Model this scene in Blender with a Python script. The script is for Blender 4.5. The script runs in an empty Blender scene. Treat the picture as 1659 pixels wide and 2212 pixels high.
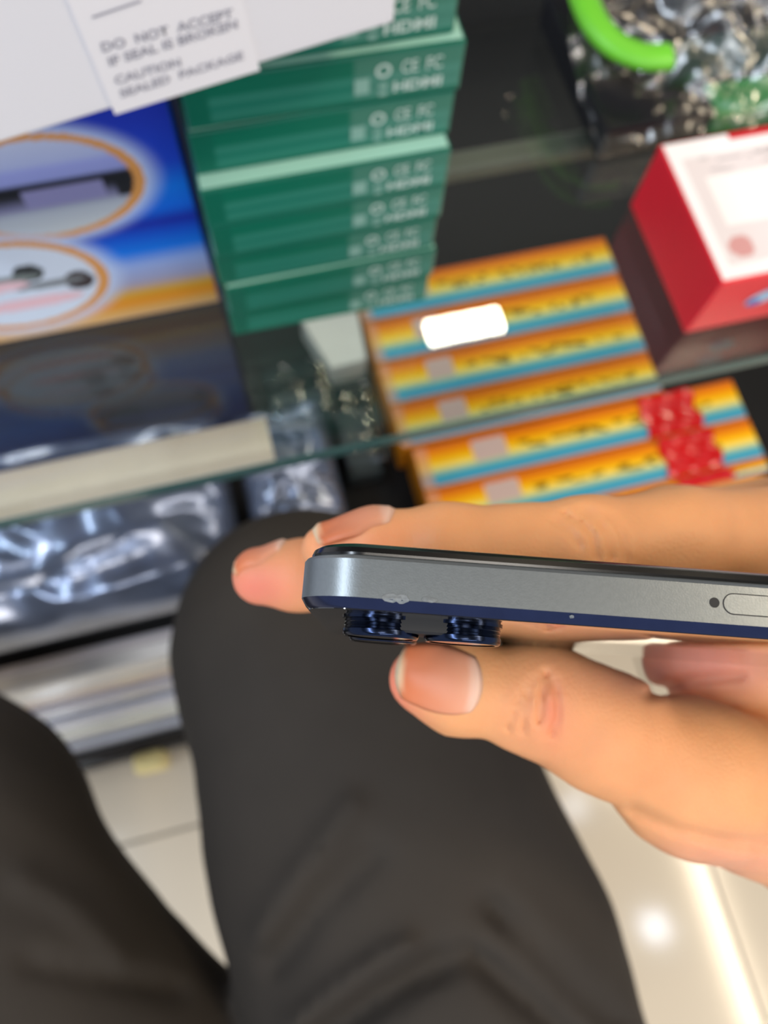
import bpy, bmesh, math, random
import numpy as np
from mathutils import Vector, Matrix

# ------------------------------------------------------------------ camera
F_PX, CX, CY = 1690.0, 829.5, 1106.0          # phone camera, frame 1659 x 2212
ZC = 1.22                                     # lens height above the floor (m)
_n = np.array([750 - CX, 1675 - CY, F_PX]); _n /= np.linalg.norm(_n)      # straight down


def _ray(x, y):
    return np.array([(x - CX) / F_PX, (y - CY) / F_PX, 1.0])


_m = np.cross(_ray(0, 1130), _ray(1659, 770))                             # the counter edge runs along world X
_X = np.cross(_m, _n); _X /= np.linalg.norm(_X); _X *= np.sign(_X[0])
_Z = -_n
_Y = np.cross(_Z, _X)
BASIS = np.array([_X, _Y, _Z])                                            # camera (x right, y down, z forward) -> world
CAM = np.array([0.0, 0.0, ZC])


def to_world(v):                              # camera-frame metres -> world
    return (BASIS @ np.asarray(v, float).T).T + CAM


def cv(px, py, Z):                            # pixel and distance -> camera-frame metres
    return np.array([(px - CX) / F_PX * Z, (py - CY) / F_PX * Z, Z])


def at_h(px, py, h):                          # h metres below the lens
    r = BASIS @ _ray(px, py)
    return CAM + r * (-h / r[2])


def on_plane(px, py, p0, nrm):
    r = BASIS @ _ray(px, py)
    return CAM + r * (np.dot(np.asarray(p0) - CAM, nrm) / np.dot(r, nrm))


scene = bpy.context.scene
cd = bpy.data.cameras.new('camera')
cam = bpy.data.objects.new('camera', cd)
scene.collection.objects.link(cam)
R = Matrix.Identity(4)
for i, c in enumerate((BASIS[:, 0], -BASIS[:, 1], -BASIS[:, 2])):
    for j in range(3):
        R[j][i] = c[j]
R.translation = Vector(CAM)
cam.matrix_world = R
cd.sensor_fit = 'VERTICAL'; cd.sensor_height = 36.0; cd.lens = F_PX / 2212 * 36.0
cd.clip_start = 0.01; cd.clip_end = 50
cd.dof.use_dof = True
cd.dof.focus_distance = 0.109
cd.dof.aperture_fstop = cd.lens / 1.85        # lens opening of 1.85 mm
scene.camera = cam

# ------------------------------------------------------------------ light
vs = scene.view_settings
vs.view_transform = 'Standard'; vs.look = 'None'; vs.gamma = 1.0; vs.use_curve_mapping = False
vs.exposure = 0.15
world = bpy.data.worlds.new('shop_surroundings'); scene.world = world
world.use_nodes = True
bg = world.node_tree.nodes['Background']
bg.inputs[0].default_value = (0.80, 0.86, 1.0, 1); bg.inputs[1].default_value = 0.75
CEIL = 2.90


def lamp(name, x, y, sx, sy, radiance, col, rz=0.0, z=CEIL - 0.03):
    l = bpy.data.lights.new(name, 'AREA')
    l.shape = 'RECTANGLE'; l.size = sx; l.size_y = sy
    l.energy = radiance * math.pi * sx * sy; l.color = col
    o = bpy.data.objects.new(name, l); scene.collection.objects.link(o)
    o.location = (x, y, z); o.rotation_euler = (0, 0, rz)
    return o


WARM = (1.0, 0.83, 0.60); COOL = (0.78, 0.88, 1.0); NEUT = (1.0, 0.93, 0.84)
lamp('ceiling_panel_lamp', 0.745, 1.35, 0.27, 0.09, 75, WARM)
lamp('ceiling_panel_lamp', 1.42, 1.35, 0.15, 0.09, 22, WARM)
lamp('ceiling_spot', -0.29, 1.31, 0.07, 0.07, 18, WARM)
lamp('ceiling_spot', -0.55, 1.21, 0.12, 0.05, 12, WARM)
lamp('overhead_strip_light', 1.56, -1.35, 0.075, 1.5, 48, WARM)
lamp('overhead_strip_light', 1.36, -0.32, 0.70, 0.22, 42, WARM, rz=math.radians(-41))
lamp('ceiling_spot', 1.256, -1.026, 0.11, 0.11, 30, COOL)
lamp('ceiling_spot', 1.06, -0.42, 0.11, 0.11, 12, COOL)
lamp('overhead_strip_light', -1.3, 0.2, 0.10, 2.4, 68, COOL)  # unseen light added on the left: lifts left-facing sides, cools the whites
lamp('overhead_strip_light', 0.1, -1.9, 1.8, 0.12, 42, (0.90, 0.95, 1.0))  # unseen light added in front to brighten box fronts and the carton pile
lamp('ceiling_panel_lamp', -0.2, -0.75, 0.60, 0.30, 16, NEUT)

box_fill = lamp('striped_box_fill', 0.1, 0.70, 1.3, 0.03, 16, NEUT, z=0.835)       # added light under the counter top, brightens the striped boxes
box_fill.rotation_euler = (math.radians(-50), 0, 0)
# ------------------------------------------------------------------ helpers
COL = scene.collection


def tag(o, label=None, cat=None, group=None, kind=None):
    if label: o['label'] = label
    if cat: o['category'] = cat
    if group: o['group'] = group
    if kind: o['kind'] = kind
    return o


def empty(name, loc=(0, 0, 0), rz=0.0):
    o = bpy.data.objects.new(name, None); COL.objects.link(o)
    o.empty_display_size = 0.02
    o.location = loc; o.rotation_euler = (0, 0, rz)
    bpy.context.view_layer.update()
    return o


def link(name, me, m=None, parent=None, world_space=True):
    o = bpy.data.objects.new(name, me); COL.objects.link(o)
    if m is not None and not me.materials:
        me.materials.append(m)
    if parent is not None:
        o.parent = parent
        if world_space:
            o.matrix_parent_inverse = parent.matrix_world.inverted()
    return o


def mesh(name, verts, faces, smooth=False):
    me = bpy.data.meshes.new(name)
    me.from_pydata([tuple(map(float, v)) for v in verts], [], [tuple(f) for f in faces])
    me.update()
    if smooth:
        me.shade_smooth()
    return me


def box_mesh(name, sx, sy, sz, bevel=0.0, seg=2, centre=(0, 0, 0)):
    bm = bmesh.new()
    bmesh.ops.create_cube(bm, size=1.0)
    for v in bm.verts:
        v.co = Vector((v.co.x * sx + centre[0], v.co.y * sy + centre[1], v.co.z * sz + centre[2]))
    if bevel:
        bmesh.ops.bevel(bm, geom=bm.edges[:], offset=bevel, segments=seg, affect='EDGES', profile=0.6)
    me = bpy.data.meshes.new(name); bm.to_mesh(me); bm.free()
    return me


def bevel_smooth(o, ang=40):
    o.data.shade_smooth()
    o.data.set_sharp_from_angle(angle=math.radians(ang))


_mats = {}


def mat(name, col, rough=0.5, metal=0.0, spec=0.5, var=0.0, scale=20.0, bump=0.0, bscale=200.0, sss=0.0,
        coat=0.0, attr=None, stretch=(1, 1, 1)):
    if name in _mats:
        return _mats[name]
    m = bpy.data.materials.new(name); m.use_nodes = True
    nt = m.node_tree; p = nt.nodes['Principled BSDF']
    p.inputs['Roughness'].default_value = rough
    p.inputs['Metallic'].default_value = metal
    p.inputs['Specular IOR Level'].default_value = spec
    p.inputs['Coat Weight'].default_value = coat
    p.inputs['Coat Roughness'].default_value = 0.08
    tc = nt.nodes.new('ShaderNodeTexCoord')
    mp = nt.nodes.new('ShaderNodeMapping'); mp.inputs['Scale'].default_value = stretch
    nt.links.new(tc.outputs['Object'], mp.inputs['Vector'])
    n = nt.nodes.new('ShaderNodeTexNoise'); n.inputs['Scale'].default_value = scale; n.inputs['Detail'].default_value = 4
    nt.links.new(mp.outputs[0], n.inputs['Vector'])
    mx = nt.nodes.new('ShaderNodeMix'); mx.data_type = 'RGBA'; mx.blend_type = 'MULTIPLY'
    mx.inputs[0].default_value = 1.0
    rmp = nt.nodes.new('ShaderNodeMapRange')
    rmp.inputs['From Min'].default_value = 0.3; rmp.inputs['From Max'].default_value = 0.7
    rmp.inputs['To Min'].default_value = 1.0 - var; rmp.inputs['To Max'].default_value = 1.0 + var * 0.5
    nt.links.new(n.outputs['Fac'], rmp.inputs['Value'])
    nt.links.new(rmp.outputs[0], mx.inputs[7])
    if attr:
        a = nt.nodes.new('ShaderNodeVertexColor'); a.layer_name = attr
        nt.links.new(a.outputs['Color'], mx.inputs[6])
    else:
        mx.inputs[6].default_value = (*col, 1)
    nt.links.new(mx.outputs[2], p.inputs['Base Color'])
    if bump:
        b = nt.nodes.new('ShaderNodeTexNoise'); b.inputs['Scale'].default_value = bscale; b.inputs['Detail'].default_value = 3
        nt.links.new(mp.outputs[0], b.inputs['Vector'])
        bp = nt.nodes.new('ShaderNodeBump'); bp.inputs['Strength'].default_value = bump; bp.inputs['Distance'].default_value = 0.001
        nt.links.new(b.outputs['Fac'], bp.inputs['Height']); nt.links.new(bp.outputs[0], p.inputs['Normal'])
    if sss:
        p.inputs['Subsurface Weight'].default_value = sss
        p.inputs['Subsurface Radius'].default_value = (1.0, 0.35, 0.2)
        p.inputs['Subsurface Scale'].default_value = 0.004
    _mats[name] = m
    return m


def clear_mat(name, tint, refl=1.7, rough=0.0, bump=0.0, bscale=60.0, ior=1.5):
    """thin clear sheet: Fresnel mirror over a tinted see-through layer"""
    m = bpy.data.materials.new(name); m.use_nodes = True
    nt = m.node_tree; nt.nodes.clear()
    out = nt.nodes.new('ShaderNodeOutputMaterial')
    tr = nt.nodes.new('ShaderNodeBsdfTransparent'); tr.inputs[0].default_value = (*tint, 1)
    gl = nt.nodes.new('ShaderNodeBsdfGlossy'); gl.inputs['Roughness'].default_value = rough
    fr = nt.nodes.new('ShaderNodeFresnel'); fr.inputs['IOR'].default_value = ior
    ge = nt.nodes.new('ShaderNodeNewGeometry')                      # same air-to-sheet Fresnel from both sides of the thin sheet
    io = nt.nodes.new('ShaderNodeMapRange'); io.inputs['To Min'].default_value = ior; io.inputs['To Max'].default_value = 1.0 / ior
    nt.links.new(ge.outputs['Backfacing'], io.inputs['Value']); nt.links.new(io.outputs[0], fr.inputs['IOR'])
    mu = nt.nodes.new('ShaderNodeMath'); mu.operation = 'MULTIPLY'; mu.inputs[1].default_value = refl; mu.use_clamp = True
    mx = nt.nodes.new('ShaderNodeMixShader')
    nt.links.new(fr.outputs[0], mu.inputs[0]); nt.links.new(mu.outputs[0], mx.inputs[0])
    nt.links.new(tr.outputs[0], mx.inputs[1]); nt.links.new(gl.outputs[0], mx.inputs[2])
    nt.links.new(mx.outputs[0], out.inputs[0])
    if bump:
        tc = nt.nodes.new('ShaderNodeTexCoord')
        b = nt.nodes.new('ShaderNodeTexNoise'); b.inputs['Scale'].default_value = bscale; b.inputs['Detail'].default_value = 2
        nt.links.new(tc.outputs['Object'], b.inputs['Vector'])
        bp = nt.nodes.new('ShaderNodeBump'); bp.inputs['Strength'].default_value = bump; bp.inputs['Distance'].default_value = 0.004
        nt.links.new(b.outputs['Fac'], bp.inputs['Height'])
        nt.links.new(bp.outputs[0], gl.inputs['Normal']); nt.links.new(bp.outputs[0], fr.inputs['Normal'])
    return m


def srgb(r, g, b):
    f = lambda c: (c / 255 / 12.92) if c / 255 <= 0.04045 else ((c / 255 + 0.055) / 1.055) ** 2.4
    return (f(r), f(g), f(b))


def S(*a):                                    # sRGB triple(s) -> linear numpy
    return np.array(srgb(*a))


def printed_panel(name, origin, du, dv, nu, nv, func, m, parent=None, lift=None):
    """flat printed sheet: a grid whose colour attribute carries the print. func(u, v) -> rgb, u and v in 0..1"""
    o = np.asarray(origin, float); du = np.asarray(du, float); dv = np.asarray(dv, float)
    U, V = np.meshgrid(np.linspace(0, 1, nu), np.linspace(0, 1, nv))
    P = o + U.reshape(-1, 1) * du + V.reshape(-1, 1) * dv
    idx = np.arange(nu * nv).reshape(nv, nu)
    fc = np.stack([idx[:-1, :-1], idx[:-1, 1:], idx[1:, 1:], idx[1:, :-1]], -1).reshape(-1, 4)
    me = mesh(name, P, fc)
    c = func(U.ravel(), V.ravel())
    ca = me.color_attributes.new('print', 'FLOAT_COLOR', 'POINT')
    ca.data.foreach_set('color', np.hstack([c, np.ones((len(c), 1))]).astype(np.float32).ravel())
    return link(name, me, m, parent)


def ramp(t, stops):
    t = np.asarray(t)
    xs = [s[0] for s in stops]
    return np.stack([np.interp(t, xs, [s[1][k] for s in stops]) for k in range(3)], -1)


def text_mesh(name, body, bold=0.0):
    cu = bpy.data.curves.new(name, 'FONT'); cu.body = body; cu.size = 1.0; cu.resolution_u = 3; cu.offset = bold
    o = bpy.data.objects.new(name, cu); COL.objects.link(o)
    bpy.context.view_layer.update()
    dg = bpy.context.evaluated_depsgraph_get()
    me = bpy.data.meshes.new_from_object(o.evaluated_get(dg))
    bpy.data.objects.remove(o); bpy.data.curves.remove(cu)
    me.name = name
    return me


def text_on(name, body, start, end, up, height, m, parent, bold=0.02):
    """lettering whose baseline runs from start to end; up = world direction, height = capital height"""
    me = text_mesh(name, body, bold)
    co = np.empty(len(me.vertices) * 3); me.vertices.foreach_get('co', co); co = co.reshape(-1, 3)
    w = co[:, 0].max() - co[:, 0].min(); hh = 0.69
    start = np.asarray(start); d = np.asarray(end) - start; up = np.asarray(up)
    P = start + ((co[:, :1] - co[:, 0].min()) / w) * d + (co[:, 1:2] / hh) * height * up
    me.vertices.foreach_set('co', P.ravel()); me.update()
    me.materials.clear()
    return link(name, me, m, parent)


# --- signed-distance modelling (smooth bodies) -----------------------------
def surface_nets(fn, lo, hi, step):
    lo = np.asarray(lo, float); hi = np.asarray(hi, float)
    n = np.ceil((hi - lo) / step).astype(int) + 1
    ax = [lo[k] + step * np.arange(n[k]) for k in range(3)]
    C = 5                                                           # coarse pass first, then only blocks near the surface
    m = -(-n // C)
    n = m * C
    ax = [lo[k] + step * np.arange(n[k]) for k in range(3)]
    cen = [lo[k] + step * (np.arange(m[k]) * C + (C - 1) / 2) for k in range(3)]
    P = np.stack(np.meshgrid(*cen, indexing='ij'), -1).reshape(-1, 3)
    dc = fn(P)
    B_ = np.repeat(dc[:, None], C ** 3, 1).astype(np.float32)
    near = np.where(np.abs(dc) < step * C * 1.45)[0]
    off = step * (np.stack(np.meshgrid(*[np.arange(C)] * 3, indexing='ij'), -1).reshape(-1, 3) - (C - 1) / 2)
    for s in range(0, len(near), 4000):
        ii = near[s:s + 4000]
        B_[ii] = fn((P[ii][:, None] + off[None]).reshape(-1, 3)).reshape(-1, C ** 3)
    D = B_.reshape(m[0], m[1], m[2], C, C, C).transpose(0, 3, 1, 4, 2, 5).reshape(n)
    inside = D < 0
    c = [inside[i:n[0] - 1 + i, j:n[1] - 1 + j, k:n[2] - 1 + k] for i in (0, 1) for j in (0, 1) for k in (0, 1)]
    cnt = sum(x.astype(np.int8) for x in c)
    act = (cnt > 0) & (cnt < 8)
    ids = -np.ones(act.shape, np.int64); cells = np.argwhere(act); ids[act] = np.arange(len(cells))
    acc = np.zeros((len(cells), 3)); num = np.zeros(len(cells))
    corners = [(i, j, k) for i in (0, 1) for j in (0, 1) for k in (0, 1)]
    dv = {q: D[cells[:, 0] + q[0], cells[:, 1] + q[1], cells[:, 2] + q[2]] for q in corners}
    for a in corners:
        for axis in range(3):
            if a[axis]: continue
            b = list(a); b[axis] = 1; b = tuple(b)
            da, db = dv[a], dv[b]; cr = (da < 0) != (db < 0)
            t = np.where(cr, da / np.where(cr, da - db, 1), 0)
            pt = np.tile(np.array(a, float), (len(cells), 1)); pt[:, axis] += t
            acc += pt * cr[:, None]; num += cr
    V = lo + step * (cells + acc / num[:, None])
    faces = []
    for axis in range(3):
        u, v = (axis + 1) % 3, (axis + 2) % 3
        sl0 = [slice(1, n[k] - 1) for k in range(3)]; sl1 = list(sl0)
        sl0[axis] = slice(0, n[axis] - 1); sl1[axis] = slice(1, n[axis])
        a, b = inside[tuple(sl0)], inside[tuple(sl1)]
        e = np.argwhere(a != b)
        if not len(e): continue
        flip = ~a[tuple(e.T)]
        base = e.copy(); off = np.ones(3, int); off[axis] = 0; base = base + off
        q = []
        for su, sv in ((-1, -1), (0, -1), (0, 0), (-1, 0)):
            w = base.copy(); w[:, u] += su; w[:, v] += sv
            q.append(ids[tuple(w.T)])
        q = np.stack(q, -1)
        q[flip] = q[flip][:, ::-1]
        faces.append(q)
    Fq = np.concatenate(faces)
    Fq = Fq[(Fq >= 0).all(1)]
    return V, Fq


def fast_mesh(name, V, Fq):
    me = bpy.data.meshes.new(name)
    me.vertices.add(len(V)); me.vertices.foreach_set('co', np.asarray(V, np.float32).ravel())
    me.loops.add(Fq.size); me.loops.foreach_set('vertex_index', Fq.astype(np.int32).ravel())
    me.polygons.add(len(Fq))
    me.polygons.foreach_set('loop_start', (np.arange(len(Fq)) * 4).astype(np.int32))
    me.update(calc_edges=True); me.validate(); me.shade_smooth()
    return me


def cone(P, a, b, ra, rb, flat=None, fs=1.0):
    a = np.asarray(a, float); b = np.asarray(b, float)
    ab = b - a; L = ab @ ab
    t = np.clip((P - a) @ ab / L, 0, 1)
    d = P - a - t[:, None] * ab
    if flat is not None:
        fl = np.asarray(flat, float); fl = fl / np.linalg.norm(fl)
        d = d + np.outer((d @ fl) * (fs - 1.0), fl)
    return np.sqrt((d * d).sum(1)) - (ra + (rb - ra) * t)


def smin(a, b, k):
    h = np.clip(0.5 + 0.5 * (b - a) / k, 0, 1)
    return b + (a - b) * h - k * h * (1 - h)


def vnoise(P, scale, seed=0):
    """cheap smooth pseudo-noise: a few random sine waves"""
    rng = np.random.RandomState(seed); o = np.zeros(len(P))
    for i in range(7):
        k = rng.normal(size=3); k = k / np.linalg.norm(k) * scale * rng.uniform(0.6, 1.6)
        o += np.sin(P @ k + rng.uniform(0, 6.28))
    return o / 7 * 1.6


# ------------------------------------------------------------------ materials
M_tile = mat('glazed_floor_tile', srgb(220, 206, 184), 0.10, spec=0.5, var=0.03, scale=3, coat=0.0)
M_grout = mat('tile_grout', srgb(150, 142, 128), 0.8, var=0.1, scale=40)
M_wall = mat('painted_wall', srgb(120, 116, 112), 0.7, var=0.03, scale=4)
M_black = mat('black_board', srgb(34, 34, 36), 0.55, var=0.15, scale=12)
M_skirt = mat('black_gloss_skirting', srgb(46, 38, 30), 0.22, var=0.1, scale=15, coat=0.5)
M_alu = mat('brushed_aluminium', srgb(226, 204, 182), 0.25, metal=0.0, coat=0.6, var=0.06, scale=40)
M_glass = clear_mat('counter_glass', (0.92, 0.955, 0.95), 1.6)
M_edge = mat('ground_glass_edge', srgb(58, 88, 86), 0.2)
M_print = mat('printed_card', (1, 1, 1), 0.4, spec=0.2, attr='print', var=0.0)
M_white = mat('white_card', srgb(226, 227, 234), 0.42, var=0.02, scale=8)
M_sticker = mat('seal_sticker', srgb(232, 232, 238), 0.35)
M_grey_ink = mat('grey_ink', srgb(156, 156, 168), 0.5)
M_green = mat('green_card', srgb(14, 108, 88), 0.3, var=0.08, scale=25, coat=0.6)
M_white_ink = mat('white_ink', srgb(190, 214, 206), 0.45)
M_red = mat('red_card', srgb(232, 30, 50), 0.36, var=0.04, scale=12)
M_orange_side = mat('orange_card', srgb(226, 140, 26), 0.4, var=0.06, scale=12)

# ------------------------------------------------------------------ the setting
floor = tag(link('floor', box_mesh('floor', 6.4, 6.4, 0.04, centre=(0, 0, -0.024)), M_grout), kind='structure')
TS, GAP = 0.60, 0.004
tile_me = box_mesh('tile', TS - GAP, TS - GAP, 0.008, bevel=0.0012, seg=1)
tile_me.materials.append(M_tile)
for i in range(-4, 5):
    for j in range(-4, 5):
        t = bpy.data.objects.new('tile', tile_me); COL.objects.link(t); t.parent = floor
        t.location = (-0.118 + TS * (i + 0.5), -0.012 + TS * (j + 0.5), -0.004)
tag(link('wall_back', box_mesh('wall_back', 6.4, 0.1, 2.9, centre=(0, 2.75, 1.45)), M_wall), kind='structure')
tag(link('ceiling', box_mesh('ceiling', 6.4, 6.4, 0.06, centre=(0, 0, CEIL + 0.03)), mat('dark_ceiling', srgb(84, 84, 86), 0.8)), kind='structure')

# ------------------------------------------------------------------ display counter
HG = 0.36                                     # counter glass lies this far below the lens
ZG = ZC - HG
YE = 0.1506                                   # front edge of the counter glass
SL = 0.054                                    # front pane leans out towards the floor (m per m)
CXL, CXR, CYB = -0.75, 0.85, 0.75
Z_BASE = 0.065


def front_y(z):
    return YE + 0.004 - (ZG - z) * SL


case = empty('display_counter', (0.05, 0.45, 0))
tag(case, 'glass-topped display counter holding the boxes and bags in front of the knees', 'counter')
link('top_pane', box_mesh('top_pane', CXR - CXL, CYB - YE - 0.0015, 0.008,
     centre=((CXL + CXR) / 2, (CYB + YE + 0.0015) / 2, ZG - 0.004)), M_glass, case)
tag(link('pane_edge', box_mesh('pane_edge', CXR - CXL, 0.0015, 0.008, centre=((CXL + CXR) / 2, YE + 0.0007, ZG - 0.004)),
    M_edge, case), 'green ground edge of the glass')
link('back_panel', box_mesh('back_panel', CXR - CXL, 0.012, ZG - 0.01 - Z_BASE, centre=((CXL + CXR) / 2, CYB - 0.006, (ZG - 0.01 + Z_BASE) / 2)), M_black, case)
for x in (CXL, CXR):
    link('side_panel', box_mesh('side_panel', 0.012, CYB - 0.17, ZG - 0.01 - Z_BASE, centre=(x, (CYB + 0.17) / 2, (ZG - 0.01 + Z_BASE) / 2)), M_black, case)
ZS1 = ZC - 0.648                              # upper shelf
ZS2 = ZC - 1.12                               # case floor
link('shelf', box_mesh('shelf', CXR - CXL - 0.02, CYB - 0.02 - 0.148, 0.010, centre=((CXL + CXR) / 2, (CYB - 0.02 + 0.148) / 2, ZS1 - 0.005)), mat('black_shelf', srgb(20, 20, 22), 0.6, spec=0.2), case)
link('shelf_edge', box_mesh('shelf_edge', CXR - CXL - 0.02, 0.006, 0.020, bevel=0.002, centre=((CXL + CXR) / 2, 0.1455, ZS1 - 0.010)), mat('pale_shelf_edge', srgb(196, 192, 200), 0.3), case)
link('case_floor', box_mesh('case_floor', CXR - CXL, CYB - 0.115, ZS2 - Z_BASE + 0.01, centre=((CXL + CXR) / 2, (CYB + 0.115) / 2, (ZS2 + Z_BASE - 0.01) / 2)), M_black, case)
tag(link('skirting', box_mesh('skirting', CXR - CXL, CYB - 0.095, Z_BASE, bevel=0.006, centre=((CXL + CXR) / 2, (CYB + 0.095) / 2, Z_BASE / 2)), M_skirt, case), 'glossy black skirting of the counter')
# pale aluminium channel under the glass, along the left front edge
pr = []
NSEG = 10
for x in (-0.42, 0.0):
    for k in range(NSEG + 1):
        a = math.pi * k / NSEG
        pr.append((x, 0.1725 - 0.0145 * math.cos(a), ZG - 0.0245 + 0.0125 * math.sin(a) ** 0.8))
fcs = [(k, k + 1, NSEG + 2 + k, NSEG + 1 + k) for k in range(NSEG)] + [tuple(range(NSEG, -1, -1)), tuple(range(NSEG + 1, 2 * NSEG + 2)), (0, NSEG + 1, 2 * NSEG + 1, NSEG)]
tag(link('light_channel', mesh('light_channel', pr, fcs), M_alu, case), 'pale aluminium channel under the glass edge')
# grey rail further back under the glass
link('cross_rail', box_mesh('cross_rail', 0.80, 0.015, 0.012, bevel=0.004, seg=3, centre=(0.44, at_h(1090, 342, HG + 0.02)[1], ZG - 0.020)), mat('grey_rail', srgb(104, 104, 94), 0.45, var=0.1), case)
tag(link('skirting_glint', box_mesh('skirting_glint', 0.045, 0.03, 0.05, bevel=0.012, seg=4, centre=(-0.262, 0.086, 0.048)),  # solid block in place of a lamp's reflection on the glossy skirting
    mat('glint_cream', srgb(255, 232, 160), 0.3, metal=0.35), case), 'cream block standing in for a lamp reflection in the skirting')

# ------------------------------------------------------------------ orange boxes in the counter
ORANGE_Z = ZC - 0.60


def orange_print(seed, tape=False):
    rng = np.random.RandomState(seed)
    # dark dashes stand for the small print, which cannot be read in the photograph
    gl = [(rng.uniform(0.30, 0.93), rng.uniform(0.36, 0.56), rng.uniform(0.006, 0.02)) for _ in range(34)]

    def fn(u, v):                             # v = 0 far edge, 1 near edge
        c = ramp(v, [(0.0, S(196, 92, 40)), (0.08, S(214, 104, 10)), (0.26, S(238, 150, 0)), (0.45, S(244, 196, 20)),
                     (0.56, S(236, 214, 110)), (0.66, S(160, 190, 150)), (0.76, S(60, 158, 178)), (0.92, S(46, 150, 190)), (1.0, S(150, 150, 150))])
        k = u < 0.035
        c[k] = c[k] * 0.4 + S(206, 150, 120) * 0.6
        q = (u > 0.165) & (u < 0.265) & (v > 0.08) & (v < 0.62)       # plain pale patch
        c[q] = S(196, 170, 160)
        for (a, b, w) in gl:
            kk = (np.abs(u - a) < w) & (np.abs(v - b) < 0.035)
            c[kk] = c[kk] * 0.25
        return c
    return fn


def orange_box(x0, x1, y_far, y_near, seed, label, group):
    e = empty('striped_box', ((x0 + x1) / 2, (y_far + y_near) / 2, ZS1))
    tag(e, label, 'box', group)
    hgt = ORANGE_Z - ZS1
    link('carton', box_mesh('carton', x1 - x0, y_far - y_near - 0.0012, hgt, bevel=0.001, seg=1, centre=((x0 + x1) / 2, (y_far + y_near) / 2, ZS1 + hgt / 2)), M_orange_side, e)
    printed_panel('printed_face', (x0 + 0.0012, y_far - 0.0016, ORANGE_Z + 0.0003), (x1 - x0 - 0.0024, 0, 0), (0, -(y_far - y_near - 0.0032), 0), 160, 26,
                  orange_print(seed), M_print, e)
    return e


ordn = ['farthest from the knees', 'second from the back', 'third from the back', 'nearest the glass edge']
yr = [0.4045, 0.3625, 0.3205, 0.2795, 0.2395]
for i in range(4):
    orange_box(0.1025 + 0.0006 * i, 0.343 - 0.001 * i, yr[i], yr[i + 1] + 0.0005, i + 1,
               'orange, yellow and teal striped box under the counter glass, ' + ordn[i], 'striped boxes under the glass')
yr2 = [0.2380, 0.1985, 0.1605, 0.1480]
lab2 = ['longer striped box with red tape, just in front of the glass edge', 'longer striped box with red tape, between two others by the fingers',
        'striped box half hidden behind the fingers, nearest the knees']
for i in range(3):
    e = orange_box(0.112, 0.404, yr2[i], yr2[i + 1], 20 + i, lab2[i], 'longer striped boxes in the open counter front')
    # red tape folded over the right part of the box
    x0, x1 = 0.312 + 0.004 * i, 0.362 + 0.004 * i
    bm = bmesh.new()
    ny, nx = 9, 9
    vv = []
    for a in range(nx):
        for b in range(ny):
            y = yr2[i] - 0.0008 - (yr2[i] - yr2[i + 1] - 0.0016) * b / (ny - 1)
            x = x0 + (x1 - x0) * a / (nx - 1) + 0.002 * math.sin(b * 1.3 + i)
            vv.append(bm.verts.new((x, y, ORANGE_Z + 0.0012 + 0.0012 * (math.sin(a * 2.1 + b * 1.7 + i) + 1))))
    for a in range(nx - 1):
        for b in range(ny - 1):
            bm.faces.new((vv[a * ny + b], vv[a * ny + b + 1], vv[(a + 1) * ny + b + 1], vv[(a + 1) * ny + b]))
    bmesh.ops.recalc_face_normals(bm, faces=bm.faces[:])
    me = bpy.data.meshes.new('tape'); bm.to_mesh(me); bm.free()
    o = link('tape', me, mat('red_tape', srgb(206, 8, 14), 0.22, var=0.1, scale=30, coat=0.4), e)
    sm = o.modifiers.new('solid', 'SOLIDIFY'); sm.thickness = 0.0006
    tag(o, 'red printed tape')

# white card and clear clamshell packs beside the striped boxes
c4 = [at_h(650, 690, 0.60), at_h(768, 655, 0.60), at_h(792, 775, 0.60), at_h(715, 795, 0.60)]
wp = [tuple(p) for p in c4] + [tuple(p - np.array([0, 0, 0.03])) for p in c4]
o = link('price_card', mesh('price_card', wp, [(3, 2, 1, 0), (4, 5, 6, 7), (0, 1, 5, 4), (1, 2, 6, 5), (2, 3, 7, 6), (3, 0, 4, 7)]),
         mat('pale_card', srgb(206, 204, 196), 0.6, var=0.04))
tag(o, 'small white card under the glass below the green stack', 'card')

M_clam = clear_mat('clamshell_plastic', (0.90, 0.94, 0.96), 2.2, rough=0.05, bump=0.5, bscale=90)
M_dgrey = mat('slate_card', srgb(52, 62, 66), 0.4, var=0.2, scale=25)


def clamshell(px0, px1, py0, py1, h, label, seed):
    a, b = at_h(px0, py0, h), at_h(px1, py0 - (px1 - px0) * 0.21, h)
    c = at_h(px0 + (py1 - py0) * 0.2, py1, h)
    ctr = (b + c) / 2
    e = empty('clamshell_pack', (ctr[0], ctr[1], ZS1)); tag(e, label, 'package', 'clear packs on the shelf')
    w = np.linalg.norm(b - a); d = np.linalg.norm(c - a)
    link('insert_card', box_mesh('insert_card', w * 0.86, d * 0.86, 0.02, bevel=0.003, centre=(ctr[0], ctr[1], ZS1 + 0.012)), M_dgrey, e)
    hh = ZC - h - ZS1
    link('clear_shell', box_mesh('clear_shell', w, d, hh, bevel=0.008, seg=3, centre=(ctr[0], ctr[1], ZS1 + hh / 2)), M_clam, e)


clamshell(560, 700, 790, 930, 0.575, 'clear plastic pack under the glass left of the striped boxes', 1)
clamshell(712, 800, 830, 1010, 0.585, 'narrow clear plastic pack touching the striped boxes', 2)

# ------------------------------------------------------------------ crinkled bags (left, in the open counter front)
def crinkle(P, s, seed):
    r = 0
    for k, (f, a) in enumerate(((1, 1.0), (2.1, 0.55), (4.3, 0.3))):
        r = r + a * (1 - 2 * np.abs(vnoise(P * np.array([1, 1.6, 1]), f * s, seed + k)))
    return r


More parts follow.
